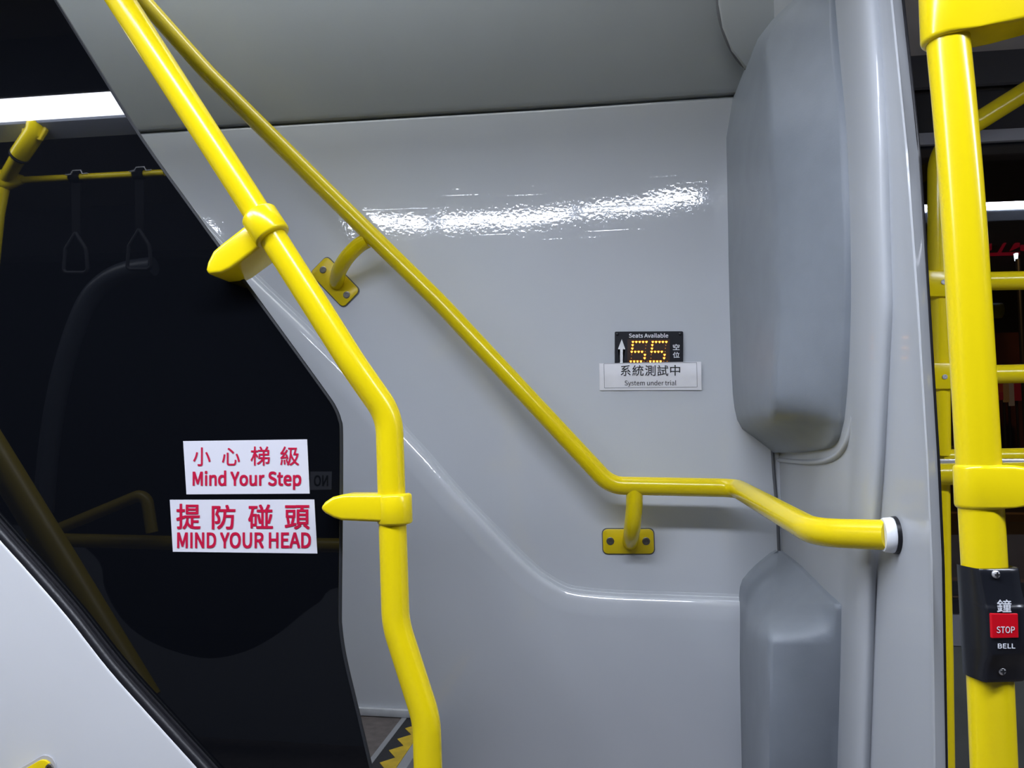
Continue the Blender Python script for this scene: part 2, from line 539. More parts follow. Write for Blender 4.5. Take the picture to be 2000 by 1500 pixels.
# side partition: bulged moulding ending in a bead and a rubber edge
T = lambda *v: list(zip((-60, 0, 300, 600, 900, 1100, 1500, 1570), v))
cS = T(1630, 1636, 1655, 1662, 1660, 1650, 1638, 1636)
cE = T(1709, 1715, 1735, 1744, 1728, 1713, 1699, 1697)
cB = T(1727, 1735, 1765, 1786, 1806, 1814, 1819, 1820)
cP = T(1740, 1747, 1777, 1799, 1816, 1825, 1831, 1832)
cR = T(1751, 1758, 1790, 1809, 1827, 1836, 1843, 1844)
rows = []
for k in range(0, 56):
    py = -60 + k * (1630 / 55.0)
    s, e, b, p, r = (tab(py, c) for c in (cS, cE, cB, cP, cR))
    row = [PY(0, 0, W)]
    row[0] = Vector((XP, W + 0.002, PY(1515, py, W).z))
    row += [PX(s - 60, py, XP), PX(s - 8, py, XP), PX(s, py, XP - 0.0005)]
    for f, dx in [(k / 12.0, -0.0135 * 4 * (k / 12.0) * (1 - k / 12.0)) for k in range(1, 13)]:
        row.append(PX(s + (e - s) * f, py, XP + dx))
    row += [PX(e + 2.5, py, XP + 0.0006), PX(e + 8, py, XP + 0.0008), PX((e + b) / 2 + 6, py, XP + 0.0008), PX(b - 3, py, XP + 0.0006), PX(b, py, XP - 0.0004)]
    row += [PX(b + (p - b) * 0.35, py, XP - 0.0012), PX(b + (p - b) * 0.7, py, XP + 0.0004), PX(p, py, XP + 0.005), PX(p + (r - p) * 0.6, py, XP + 0.012), PX(r, py, XP + 0.020)]
    last = row[-1]
    row += [last + Vector((0.012, 0.02, 0)), Vector((last.x + 0.014, W, last.z))]
    rows.append(row)
tag(put('wall_right', grid_mesh(rows), M['part'], smooth=True, sharp=50), 'glossy pale grey partition with a rounded bulge beside the stairs', 'wall', kind='structure')
# rubber edge strip on the partition
cr2 = T(1760, 1767, 1799, 1818, 1836, 1845, 1851, 1852)
rows = []
for k in range(0, 40):
    py = -60 + k * (1630 / 39.0)
    a = PX(tab(py, cR) - 1, py, XP + 0.023); b = PX(tab(py, cr2), py, XP + 0.030)
    rows.append([a + Vector((0, 0.012, 0)), a, a + (b - a) * 0.2 + Vector((0, -0.0025, 0)), a + (b - a) * 0.75 + Vector((0, -0.0035, 0)), b, b + Vector((0.001, 0.02, 0))])
tag(put('trim_3', grid_mesh(rows), M['rubber'], smooth=True, sharp=70), 'black rubber strip along the free edge of the partition', 'trim', kind='structure')
# corner joint below the upper pad
tag(put('trim_4', tube_mesh([PY(1508, 870, W - 0.001), PY(1512, 930, W - 0.001), PY(1519, 1010, W - 0.001), PY(1522, 1090, W - 0.001)], 0.003, 8), M['seamgrey'], smooth=True), 'grey sealant line in the corner between wall and partition', 'joint', kind='structure')

# ------------------------------------------------ stairs behind the glass
ZT = PY(760, 1399, W - 0.018).z
XA = (PZ(778, 1403.5, ZT).x + PZ(726, 1488.7, ZT).x) / 2
XA2 = (PZ(787, 1402, ZT).x + PZ(729.3, 1499.7, ZT).x) / 2
XT = (PZ(786, 1423.8, ZT).x + PZ(747, 1491.5, ZT).x) / 2       # tooth tips
XV = (PZ(800.8, 1435.4, ZT).x + PZ(776, 1480.5, ZT).x) / 2     # tooth valleys
XE = (PZ(806, 1446, ZT).x + PZ(780, 1500, ZT).x) / 2
YT = [PZ(786, 1423.8, ZT).y, PZ(773.3, 1444.7, ZT).y, PZ(760, 1467.8, ZT).y, PZ(747, 1491.5, ZT).y]
PITCH_T = (YT[0] - YT[3]) / 3
Y1, Y0 = W - 0.017, G + 0.01
XF = XE + 0.017
st = thing('stair_step', 'brown stair step with black and yellow saw-tooth edge behind the glass', 'step', Vector(((XA + XF) / 2 - 0.2, 1.2, ZT - 0.24)))
put('tread', box_mesh(XA - 0.5, XA, Y0, Y1, ZT - 0.02, ZT), M['floor'], st)
put('inner_strip', box_mesh(XA, XA2 + 0.001, Y0, Y1, ZT - 0.02, ZT + 0.0015), M['alu'], st)
put('nosing', box_mesh(XA2, XE, Y0, Y1, ZT - 0.02, ZT + 0.0008), M['nosing'], st)
tv = []
y = YT[0]
tip = []
while y > Y0 + 0.02:
    tip.append(y); y -= PITCH_T
pts = [Vector((XE, YT[0] + PITCH_T * 0.45, ZT + 0.0016)), Vector((XV, YT[0] + PITCH_T * 0.45, ZT + 0.0016))]
for y in tip:
    pts += [Vector((XT, y, ZT + 0.0016)), Vector((XV, y - PITCH_T * 0.55, ZT + 0.0016))]
pts.append(Vector((XE, pts[-1].y, ZT + 0.0016)))
put('tooth_strip', prism_mesh(pts, Vector((0, 0, -0.001))), M['tooth'], st)
put('outer_strip', box_mesh(XE, XF, Y0, Y1, ZT - 0.03, ZT + 0.0015, 0.001), M['alu'], st)
put('riser', box_mesh(XF - 0.03, XF - 0.02, Y0, Y1, ZT - 0.24, ZT - 0.03), M['dkgrey'], st)
tag(put('trim_5', box_mesh(XA - 0.5, PY(828, 1390, W).x, W - 0.026, W - 0.0165, ZT + 0.001, PY(760, 1386, W - 0.026).z, 0.002), M['skirt'], smooth=True), 'pale scuffed skirting strip where the stair tread meets the wall', 'skirting', kind='structure')

# ------------------------------------------------ saloon shell
def slab(name, x0, x1, y0, y1, z0, z1, m, label, cat):
    return tag(put(name, box_mesh(x0, x1, y0, y1, z0, z1), m), label, cat, kind='structure')
slab('floor', -2.6, 3.4, -0.95, 1.6, -0.05, 0.0, M['floor'], 'brown vinyl saloon floor', 'floor')
ZC = 2.07
slab('ceiling', -2.6, 3.4, -0.95, 0.97, ZC, ZC + 0.04, M['ceil'], 'grey saloon ceiling', 'ceiling')
slab('ceiling', XP + 0.06, 3.4, 0.97, 1.6, 1.885, 1.92, M['ceillow'], 'low grey ceiling strip over the side window', 'ceiling')
slab('wall_cove', XP + 0.06, 3.4, 0.955, 0.975, 1.885, ZC + 0.02, M['ceil'], 'upright face of the lowered ceiling strip', 'wall')
slab('ceiling', -2.6, XP + 0.06, 0.90, 1.56, 2.98, 3.02, M['ceil'], 'upper deck ceiling over the stairwell', 'ceiling')
slab('wall_stairwell', -2.6, XP + 0.06, 0.955, 0.975, 2.12, 2.98, M['upper'], 'upright panel of the stairwell opening', 'wall')
slab('wall_front', -2.64, -2.6, -0.95, 1.56, -0.05, 3.0, M['side'], 'grey bulkhead at the front of the saloon', 'wall')
slab('wall_rear', 3.4, 3.44, -0.95, 1.6, -0.05, 2.1, M['side'], 'grey bulkhead at the rear of the saloon', 'wall')

# side window of the saloon, right of the partition
def zpy(py, Y=YW, px=1930): return PY(px, py, Y).z
zt, zb = zpy(168), zpy(1170)
tag(put('window_1', box_mesh(XP + 0.05, 3.3, YW, YW + 0.006, zb, zt), M['window']), 'dark tinted side window mirroring the ceiling lights', 'window', kind='structure')
slab('trim_6', XP + 0.05, 3.3, YW - 0.012, YW + 0.02, zt, 1.885, M['cove'], 'dark cove panel above the side window', 'panel')
slab('trim_7', XP + 0.05, 3.3, YW - 0.010, YW - 0.001, zpy(280), zpy(257), M['transom'], 'grey transom bar across the side window', 'window bar')
slab('trim_8', XP + 0.05, 3.3, YW - 0.010, YW + 0.02, zpy(1197), zb, M['rubber'], 'black rubber below the side window', 'trim')
slab('trim_9', XP + 0.05, 3.3, YW - 0.006, YW + 0.02, zpy(1262), zpy(1197), M['cove'], 'dark grey ledge under the side window', 'panel')
slab('wall_side', XP + 0.05, 3.3, YW - 0.004, YW + 0.03, -0.02, zpy(1262), M['dkgrey'], 'dark grey side panel under the window', 'wall')
# nearside of the bus, mirrored in the black glass
YN = -0.93
YV = 2 * G - YN
curve = [(-260, 1010), (-60, 1020), (60, 1030), (150, 1060), (195, 1100), (205, 1150), (235, 1205), (280, 1245), (340, 1272), (410, 1286), (480, 1272), (540, 1240), (590, 1200), (625, 1175), (670, 1145), (900, 1130), (1500, 1130), (2600, 1130)]
rows = []
cpts = catmull([V(a, b, YV) for a, b in curve], 4)
rows = [[p, Vector((p.x, YN, 0.0))] for p in cpts]
tag(put('wall_left', grid_mesh(rows), M['side']), 'grey side panel of the saloon behind the viewer', 'wall', kind='structure')
slab('window_2', -2.6, 3.4, YN - 0.03, YN - 0.02, 0.4, 1.9, M['night'], 'black night window behind the viewer', 'window')
slab('wall_cornice', -2.6, 3.4, YN - 0.02, YN + 0.1, 1.88, ZC, M['cove'], 'dark cove over the window behind the viewer', 'wall')

# ================================================================== CEILING LIGHTS (mirrored in wall, glass and window) AND ADDED STAIRWELL FILL
LX = [(-2.2, -1.13), (-1.0, -0.70), (-0.645, -0.185), (-0.145, 0.272), (0.76, 0.95), (0.98, 2.3)]
NAMES = ['long ceiling light over the black glass, mirrored as a white band', 'short ceiling light mirrored beside the upper rail bracket', 'ceiling light mirrored as the middle gleam on the stair wall', 'ceiling light mirrored in the gleam nearest the padded corner', 'short ceiling light just behind the partition edge', 'long ceiling light mirrored as a white band in the side window']
for (a, b), lab in zip(LX, NAMES):
    t = thing('ceiling_light', lab, 'ceiling light', Vector(((a + b) / 2, 0.28, 1.955)), 'row of ceiling lights along the saloon')
    prof = [(-0.073, 0), (-0.066, -0.003), (0.03, -0.003), (0.06, -0.002), (0.088, 0.002)]
    rows = [[Vector((x, 0.28 + y, 1.955 + z)) for x in (a, b)] for y, z in prof]
    put('diffuser', grid_mesh(rows), M['lamp'], t, smooth=True)
tag(put('trim_10', prism_mesh([Vector((-2.6, a, b)) for a, b in [(0.206, 1.958), (0.200, 1.951), (0.142, 1.931), (0.138, 1.94), (0.138, 2.06), (0.206, 2.06)]], Vector((5.2, 0, 0))), M['fixture']), 'blue grey lamp housing along the ceiling lights', 'lamp housing', kind='structure')
slab('trim_11', -2.6, 2.6, 0.372, 0.380, 1.933, ZC, M['cove'], 'dark side of the lamp housing, with an added lip shading the wall top', 'lamp housing')  # lower edge drawn down past the diffusers to shade the head of the stair wall
t = thing('stairwell_fill', 'unseen fill light added above the stairwell', 'ceiling light', Vector((-0.6, 1.22, 2.97)))  # added emitter out of view, brightens the upper stairwell panel
put('diffuser', box_mesh(-1.6, 0.1, 1.1, 1.34, 2.962, 2.975, 0.004), M['stairfill'], t)

# ================================================================== BLACK GLASS PANEL
ge = [(99, -12), (105, 0), (190, 137), (275, 273), (380, 420), (480, 558), (560, 668), (630, 765), (650, 795), (660, 820), (663.5, 850), (663, 1000), (661, 1190), (662, 1225), (667, 1265), (676, 1310), (694, 1385), (720, 1495), (745, 1600)]
edge = catmull([PY(a, b, G) for a, b in ge], 4)
g = thing('glass_panel', 'black mirror-like glass panel screening the stairs', 'glass panel', PY(400, 1500, G))
outline = [PY(50, -90, G)] + edge + [PY(480, 1760, G), PY(-300, 1760, G), PY(-300, -90, G)]
put('pane', prism_mesh(outline, Vector((0, 0.006, 0)), 0.0006, 1), M['glass'], g)
put('edge_strip', tube_mesh([p + Vector((0.0006, 0.003, 0)) for p in edge], 0.0030, 8), M['edge'], g, smooth=True)

# pale panel in front of the glass, with its rubber seal
gk = [(-140, 880), (-60, 972), (0, 1040), (70, 1118), (140, 1199), (220, 1301), (310, 1402), (397, 1498), (500, 1612)]
gpts = catmull([PY(a, b, 0.9525) for a, b in gk], 5)
p = thing('side_panel', 'smooth pale grey panel sloping below the black glass', 'panel', PY(100, 1650, 0.935))
top = catmull([PY(a - 7, b + 8, 0.943) for a, b in gk], 5)
poly = top + [PY(500, 2300, 0.943), PY(-140, 2300, 0.943)]
put('board', prism_mesh(poly, Vector((0, 0.016, 0)), 0.004, 3), M['panel'], p, smooth=True)
put('rubber_seal', tube_mesh(gpts, 0.0082, 14), M['rubber'], p, smooth=True)
put('seal_lip', tube_mesh([q + Vector((0.0055, 0.0062, 0.0048)) for q in gpts], 0.0020, 8), M['rubber'], p, smooth=True)
# handle at the lower left
fx = thing('grab_handle', 'yellow grab handle fixed on the pale panel, bottom edge of the picture', 'handle', PY(80, 1560, 0.943))
hc = PY(70, 1512, 0.943)
ud = (RIGHT * 0.86 + Vector((0, 0, 0.5))); ud.y = 0; ud.normalize(); vd = Vector((-ud.z, 0, ud.x))
put('pad_washer', prism_mesh(rrect(hc, ud, vd, 0.066, 0.034, 0.015), Vector((0, -0.002, 0)), 0.0006), mat('grey_washer', (0.42, 0.42, 0.45), 0.5), fx)
put('foot_plate', prism_mesh(rrect(hc + Vector((0, -0.002, 0)), ud, vd, 0.057, 0.026, 0.0125), Vector((0, -0.004, 0)), 0.001), M['ylamp'], fx, smooth=True)
put('bolt', lathe_mesh(PY(97, 1500, 0.937), Vector((0, -1, 0)), [(0, 0.0058), (0.002, 0.0052), (0.0025, 0.003), (0.001, 0.0026)], 14), M['bolt'], fx, smooth=True)
put('grip', tube_mesh(fillet([hc + Vector((-0.012, 0, -0.008)), hc + Vector((-0.012, -0.045, -0.008)), hc + Vector((-0.11, -0.045, -0.20))], 0.02), 0.011, 18), M['yellow'], fx, smooth=True)

# stickers on the glass
def sticker(name, label, corners, items):
    t = thing(name, label, 'sticker', PY((corners[2][0] + corners[3][0]) / 2, corners[3][1], G), 'white warning stickers on the black glass')
    quad = [PY(a, b, G - 0.0002) for a, b in corners]
    put('vinyl', prism_mesh(quad, Vector((0, -0.0005, 0))), M['white'], t)
    letters(items, lambda a, b: PY(a, b, G - 0.0011), M['red'], t)
sticker('warning_sticker', 'white sticker reading Mind Your Step, upper one on the glass', [(358, 861.5), (600, 858), (605, 964), (364.5, 965.5)], [
    ('小', (377.2, 873.8, 411.3, 910.2), 0.004), ('心', (433.5, 874.7, 468.7, 909), 0.004), ('梯', (489.5, 872, 527.1, 909.3), 0.004), ('級', (547.4, 872, 584.3, 909.3), 0.004),
    ('Mind Your Step', (376.3, 918.9, 588.6, 956.5), 0.013)])
sticker('warning_sticker', 'white sticker reading MIND YOUR HEAD, lower one on the glass', [(332, 976), (614, 975.5), (620, 1081), (338, 1077.5)], [
    ('提', (344.3, 983.8, 391.9, 1033.8), 0.008), ('防', (413.6, 986, 460, 1033.8), 0.008), ('碰', (484.6, 985.2, 533.2, 1032.4), 0.008), ('頭', (556, 986.4, 605.1, 1033.8), 0.008),
    ('MIND YOUR HEAD', (346, 1039.3, 607.4, 1070.9), 0.013)])

# ================================================================== HANDRAILS
# thick pole in front of the stairs
YPOLE = 0.945
pp = [(200, -55), (500, 412), (690, 712), (760, 812), (773, 1218), (833, 1405), (839, 1600)]
ctrl = [PY(a, b, y) for (a, b), y in zip(pp, (0.855, 0.905, 0.93, YPOLE, YPOLE, YPOLE, YPOLE))]
path = fillet(ctrl, [0.5, 0.35, 0.075, 0.12, 0.12], 10)
pr = 27.0 * mpp(PY(765, 950, YPOLE))
pole = thing('stair_pole', 'thick yellow bent grab pole clamped to the black glass', 'grab pole', PY(839, 1600, YPOLE))
put('tube', tube_mesh(path, pr, 40), M['yellow'], pole, smooth=True)


def clamp(cx, cy, ax, ay, half, tongue, label, yc=YPOLE, front=0.033, rk=1.26):
    c = PY(cx, cy, yc)
    d = (PY(ax, ay, yc) - c).normalized()
    h = half * mpp(c)
    quad = [PY(a, b, G - front) for a, b in tongue]
    cl = put('clamp', prism_mesh(quad, Vector((0, front + 0.013, 0)), 0.0045, 3), M['yellow'], pole, smooth=True, sharp=55)
    cl['label'] = label
    rr = pr * rk
    put('collar', lathe_mesh(c, d, [(-h, pr * 1.0), (-h, rr - 0.003), (-h + 0.001, rr - 0.0012), (-h + 0.003, rr), (h - 0.003, rr), (h - 0.001, rr - 0.0012), (h, rr - 0.003), (h, pr * 1.0)], 40), M['yellow'], cl, smooth=True, sharp=50)
clamp(519, 441, 500, 412, 29, [(482, 436), (430, 477), (415, 490), (404, 512), (401, 526), (405, 536), (431, 533), (449, 524), (512, 478), (530, 455)], 'slanting yellow clamp gripping the glass edge', 0.907, 0.05, 1.34)
clamp(771, 994, 768, 900, 29.5, [(760, 966), (668, 966), (648, 971), (633, 981), (624, 993), (634, 1003), (650, 1012), (666, 1017), (760, 1021)], 'level yellow clamp gripping the glass edge')

# slimmer rail along the wall
YRL = 1.42
rr = 0.0165
ctrl = [PY(232, -52, 1.39), PY(403, 140, 1.40), PY(618, 354, 1.41), PY(860, 592, YRL), PY(1192, 948, YRL), PY(1438, 953, YRL), PY(1592, 1040, 0.96), PX(1737, 1045, XP - 0.006)]
path = fillet(ctrl, [1.0, 1.0, 1.0, 0.055, 0.03, 0.10], 10)
rail = thing('wall_handrail', 'slim yellow handrail descending along the stairwell wall', 'handrail', PY(1227, 1082, YRL))
put('tube', tube_mesh(path, rr, 32), M['yellow'], rail, smooth=True)
endp, ax = path[-1], (path[-1] - path[-2]).normalized()
AXX = Vector((1, -0.05, 0)).normalized()
put('end_collar', lathe_mesh(endp - AXX * 0.007, AXX, [(0, rr * 0.98), (0, rr * 1.06), (0.002, rr * 1.13), (0.009, rr * 1.17), (0.011, rr * 1.14), (0.011, rr * 0.9)], 32), M['ring'], rail, smooth=True)
put('end_seal', lathe_mesh(endp + AXX * 0.0035, AXX, [(0, rr * 1.1), (0, rr * 1.22), (0.003, rr * 1.24), (0.02, rr * 1.2)], 32), M['rubber'], rail, smooth=True)


def bracket(pts, centre, u2, bolts, label):
    c = PY(*centre, W)
    q = PY(centre[0] + u2[0], centre[1] + u2[1], W)
    u = (q - c).normalized(); v = Vector((-u.z, 0, u.x))
    k = mpp(c)
    br = put('bracket', tube_mesh(catmull(pts, 8), 0.0150, 24), M['yellow'], rail, smooth=True)
    br['label'] = label
    put('foot_plate', prism_mesh(rrect(c + Vector((0, -0.0005, 0)), u, v, 98 * k, 47 * k, 9 * k), Vector((0, -0.004, 0)), 0.0008), M['ylamp'], br, smooth=True)
    put('gasket', prism_mesh(rrect(c + Vector((0, 0.0025, 0)), u, v, 102 * k, 51 * k, 10 * k), Vector((0, -0.0035, 0))), M['seamgrey'], br)
    for b in bolts:
        put('bolt', lathe_mesh(PY(*b, W - 0.0045), Vector((0, -1, 0)), [(0, 0.0075), (0.0006, 0.0075), (0.0016, 0.0062), (0.0016, 0.0034), (0.0006, 0.0028)], 16), M['bolt'], br, smooth=True)
bracket([PY(716, 470, YRL), PY(700, 480, YRL + 0.002), PY(680, 500, YRL + 0.008), PY(664, 525, YRL + 0.03), PY(658, 545, W - 0.02), PY(657, 552, W - 0.002)], (655, 551), (50, 52), [(631, 527), (677, 576)], 'tilted rail bracket half behind the thick pole')
bracket([PY(1239, 955, YRL), PY(1239, 985, YRL + 0.001), PY(1236, 1020, YRL + 0.008), PY(1233, 1045, YRL + 0.03), PY(1231, 1055, W - 0.02), PY(1231, 1058, W - 0.002)], (1227, 1057), (50, 0), [(1192, 1057), (1262, 1057)], 'level rail bracket under the bend')

# ================================================================== CORNER PADS
def pad_rows(pys, L, Rr, Mm, YM, YL=W - 0.001):
    out = []
    for py in pys:
        l, r, m = tab(py, L), tab(py, Rr), tab(py, Mm)
        ym = tab(py, YM)
        pl = PY(l, py, YL); prr = PX(r, py, XP - 0.006); pm = PY(m, py, ym)
        row = [pl + Vector((0.0, 0.02, 0)), pl]
        # left facet, slightly crowned
        for f in (0.08, 0.25, 0.5, 0.75, 0.92):
            q = pl.lerp(pm, f); row.append(q + Vector((-1, -0.2, 0)) * 0.003 * math.sin(math.pi * f) ** 0.7 * min(1, (pm - pl).length / 0.2))
        row.append(pm)
        for f in (0.06, 0.2, 0.5, 0.8, 0.95):
            q = pm.lerp(prr, f); row.append(q + Vector((-0.8, -0.5, 0)) * 0.003 * math.sin(math.pi * f) ** 0.7 * min(1, (pm - prr).length / 0.15))
        row.append(prr); row.append(prr + Vector((0.012, 0.0, 0)))
        out.append(row)
    return out
L = [(-80, 1600), (0, 1545), (40, 1508), (75, 1480), (130, 1455), (195, 1430), (270, 1418), (400, 1421), (600, 1425), (750, 1430), (790, 1433), (820, 1440), (838, 1450), (850, 1467), (862, 1483), (875, 1500), (884, 1510)]
Rr = [(-80, 1612), (0, 1622), (120, 1632), (250, 1645), (400, 1652), (500, 1655), (650, 1652), (750, 1647), (820, 1640), (850, 1633), (864, 1627), (874, 1615), (880, 1595), (884, 1560)]
Mm = [(-80, 1606), (0, 1560), (40, 1520), (87, 1490), (140, 1500), (245, 1506), (350, 1513), (455, 1519), (605, 1521), (710, 1516), (797, 1513), (825, 1508), (850, 1509), (884, 1512)]
YM = [(-80, 1.12), (0, 1.16), (87, 1.20), (140, 1.17), (245, 1.13), (770, 1.12), (800, 1.13), (818, 1.16), (835, 1.25), (850, 1.34), (868, 1.43), (884, 1.485)]
pys = [-80, -40, 0, 20, 40, 58, 75, 100, 130, 160, 195, 230, 270, 330, 400, 470, 540, 605, 680, 730, 770, 797, 810, 820, 830, 838, 844, 850, 856, 862, 868, 874, 879, 884]
pd = thing('corner_pad', 'tall dark grey padded cover in the upper stairwell corner', 'corner pad', PY(1520, 884, 1.4), 'dark grey corner pads')
put('cushion', grid_mesh(pad_rows(pys, L, Rr, Mm, YM)), M['pad'], pd, smooth=True, sharp=80)
put('seam', tube_mesh([PX(tab(q, Rr) + 1.5, q, XP - 0.001) for q in [-80, 0, 60, 120, 180, 250, 320, 400, 450, 500, 570, 650, 700, 750, 790, 820, 850, 864, 872]], 0.0022, 8), M['seam'], pd, smooth=True)
put('flange', tube_mesh(catmull([PX(1514, 897, XP - 0.001), PX(1545, 901, XP - 0.001), PX(1585, 903, XP - 0.001), PX(1615, 899, XP - 0.001), PX(1637, 888, XP - 0.001), PX(1652, 868, XP - 0.001), PX(1662, 840, XP + 0.001), PX(1668, 815, XP + 0.002)], 5), 0.0042, 12), M['part'], pd, smooth=True)
L = [(1076, 1519), (1082, 1508), (1105, 1480), (1120, 1465), (1135, 1453), (1150, 1448), (1170, 1446), (1300, 1445), (1500, 1449), (1560, 1451)]
Rr = [(1076, 1522), (1090, 1540), (1105, 1558), (1150, 1602), (1178, 1632), (1182, 1635), (1300, 1633), (1500, 1627), (1560, 1625)]
Mm = [(1076, 1520.5), (1105, 1518), (1150, 1512), (1210, 1506), (1300, 1504), (1500, 1503), (1560, 1503)]
YM = [(1076, 1.49), (1090, 1.465), (1105, 1.44), (1150, 1.36), (1180, 1.30), (1205, 1.235), (1222, 1.18), (1245, 1.14), (1560, 1.12)]
pys = [1076, 1079, 1082, 1090, 1098, 1105, 1112, 1120, 1128, 1135, 1142, 1150, 1160, 1170, 1178, 1182, 1195, 1205, 1217, 1230, 1245, 1260, 1300, 1360, 1430, 1500, 1560]
pd = thing('corner_pad', 'dark grey padded cover with pointed top in the lower stairwell corner', 'corner pad', PY(1520, 1560, 1.4), 'dark grey corner pads')
put('cushion', grid_mesh(pad_rows(pys, L, Rr, Mm, YM, W - 0.0175)), M['pad'], pd, smooth=True, sharp=80)
put('seam', tube_mesh([PX(tab(q, Rr) + 1, q, XP - 0.001) for q in [1078, 1105, 1150, 1181, 1230, 1300, 1400, 1500, 1560]], 0.0018, 8), M['seam'], pd, smooth=True)

# ================================================================== SEAT COUNTER SIGN AND NOTICE
YS = W - 0.006
sg = thing('seat_counter_sign', 'black electronic sign showing 55 seats available in amber', 'sign', PY(1267, 735, YS))
housing = [PY(*q, YS) for q in [(1202, 647.5), (1332.5, 646.8), (1334.3, 648.5), (1334.3, 733), (1200.6, 735), (1200.6, 649.3)]]
put('housing', prism_mesh(housing, Vector((0, 0.0058, 0)), 0.0008), M['board'], sg)
z8 = lambda a, b: (1160 + a / 8.333, 630 + b / 8.333)
F1, F2 = YS - 0.0004, YS - 0.0010
dp = put('display', polymesh([PY(*z8(*q), F1) for q in [(545, 272), (1235, 268), (1235, 700), (545, 700)]]), M['ledbg'], sg)
d1 = [(635, 318), (690, 318), (745, 318), (800, 318), (855, 318), (630, 370), (625, 425), (615, 478), (672, 478), (728, 478), (783, 478), (830, 528), (825, 582), (600, 635), (655, 635), (710, 635), (765, 635)]
d2 = [(958, 318), (1012, 318), (1068, 318), (1122, 318), (1178, 318), (950, 370), (945, 425), (938, 478), (995, 478), (1050, 478), (1105, 478), (1150, 528), (1143, 582), (918, 635), (975, 635), (1030, 635), (1085, 635)]
off = [(845, 370), (840, 420), (835, 475), (613, 525), (608, 580), (815, 632), (868, 632), (1170, 370), (1163, 420), (1158, 475), (933, 525), (928, 580), (1137, 632), (1192, 632)]
kk = mpp(PY(1267, 680, YS)) / 8.333


def dots(name, pts, r, m, par, F):
    vs, fs = [], []
    for a, b in pts:
        c = PY(*z8(a, b), F); k0 = len(vs)
        # a rounded wedge, wide on top and pointed below
        for (u, v) in [(-1, 0.55), (-0.6, 0.95), (0, 0.85), (0.6, 0.95), (1, 0.55), (0.75, -0.15), (0, -0.95), (-0.75, -0.15)]:
            vs.append(c + Vector((u, 0, v)) * r * kk)
        vs.append(c + Vector((0, -0.0012, 0)))
        fs += [(k0 + i, k0 + (i + 1) % 8, k0 + 8) for i in range(8)]
    o = put(name, mesh(vs, fs), m, par)
    return o
dots('lit_digit', d1, 15, M['led'], sg, F2)
dots('lit_digit', d2, 15, M['led'], sg, F2)
dots('unlit_dots', off, 7, M['dim'], sg, F2)['kind'] = 'stuff'
dots('diode_surrounds', d1 + d2, 24, M['ledrim'], sg, F1 - 0.0001)['kind'] = 'stuff'
letters([('Seats Available', (1228.4, 651, 1305.2, 659.6), 0.010), ('空', (1314.2, 672, 1327.4, 683.6), 0.007), ('位', (1314.2, 687.4, 1327.4, 699), 0.007)], lambda a, b: PY(a, b, F1), M['print'], sg)
put('arrow', polymesh([PY(*z8(*q), F1) for q in [(453, 268), (510, 432), (470, 434), (470, 700), (425, 700), (425, 434), (390, 432)]]), M['print'], sg)
for q in [(382, 190), (1405, 185)]:
    put('screw', lathe_mesh(PY(*z8(*q), YS), Vector((0, -1, 0)), [(0, 0.0032), (0.001, 0.003), (0.0018, 0.0018), (0.002, 0.0)], 12), M['black'], sg, smooth=True)

YN2 = YS - 0.0016
nt_ = thing('paper_notice', 'white paper notice reading System under trial taped below the amber digits', 'notice', PY(1270, 762, YN2))
# slightly curled sheet with a crease
def sheet(px, py):
    u = (px - 1170) / 200.0; v = (py - 706) / 56.0
    lift = 0.0003 + 0.0007 * v * v * (0.3 + 0.7 * abs(u - 0.35) * 2) + 0.0005 * math.exp(-((u - 0.28 + 0.08 * v) / 0.03) ** 2)
    return PY(px, py, YN2 - lift + 0.0058 * max(0.0, v - 0.45) / 0.55)
tl, tr, brr, bl = (1170.2, 709.6), (1369.4, 706.4), (1370.4, 761.8), (1171, 762.4)
def sp(u, v, lift=0.0):
    a = tl[0] * (1 - u) * (1 - v) + tr[0] * u * (1 - v) + brr[0] * u * v + bl[0] * (1 - u) * v
    b = tl[1] * (1 - u) * (1 - v) + tr[1] * u * (1 - v) + brr[1] * u * v + bl[1] * (1 - u) * v
    return sheet(a, b) + Vector((0, -lift, 0))
rows = [[sp(u / 24, v / 8) for u in range(25)] for v in range(9)]
back = [[p_ + Vector((0, 0.00025, 0)) for p_ in r_] for r_ in rows]
put('sheet', grid_mesh(rows), M['paper'], nt_, smooth=True)
letters([('系', (1212.2, 713.4, 1231.8, 734.2), 0.003), ('統', (1235, 713.4, 1257, 734.2), 0.003), ('測', (1259.8, 713.4, 1280.3, 734.2), 0.003), ('試', (1283.6, 713.4, 1305.2, 734.2), 0.003), ('中', (1308.8, 712.8, 1328.4, 733.8), 0.003)], lambda a, b: sheet(a, b) + Vector((0, -0.0006, 0)), M['ink'], nt_)
letters([('System under trial', (1220, 742.8, 1320.8, 755.4), 0.0)], lambda a, b: sheet(a, b) + Vector((0, -0.0006, 0)), M['ink'], nt_)
fr = [(1179.5, 710.2), (1360.6, 708.0), (1361.6, 756.0), (1180.6, 757.8)]
vs, fs = [], []
for i in range(4):
    a, b = Vector((*fr[i], 0)), Vector((*fr[(i + 1) % 4], 0))
    d = (b - a).normalized(); nn = Vector((-d.y, d.x, 0)) * 0.4
    N = 12
    for s in range(N):
        q0, q1 = a.lerp(b, s / N), a.lerp(b, (s + 1) / N)
        k0 = len(vs)
        vs += [sheet(q.x, q.y) + Vector((0, -0.0005, 0)) for q in (q0 + nn, q1 + nn, q1 - nn, q0 - nn)]
        fs.append((k0, k0 + 1, k0 + 2, k0 + 3))
put('printed_border', mesh(vs, fs), M['greyink'], nt_)

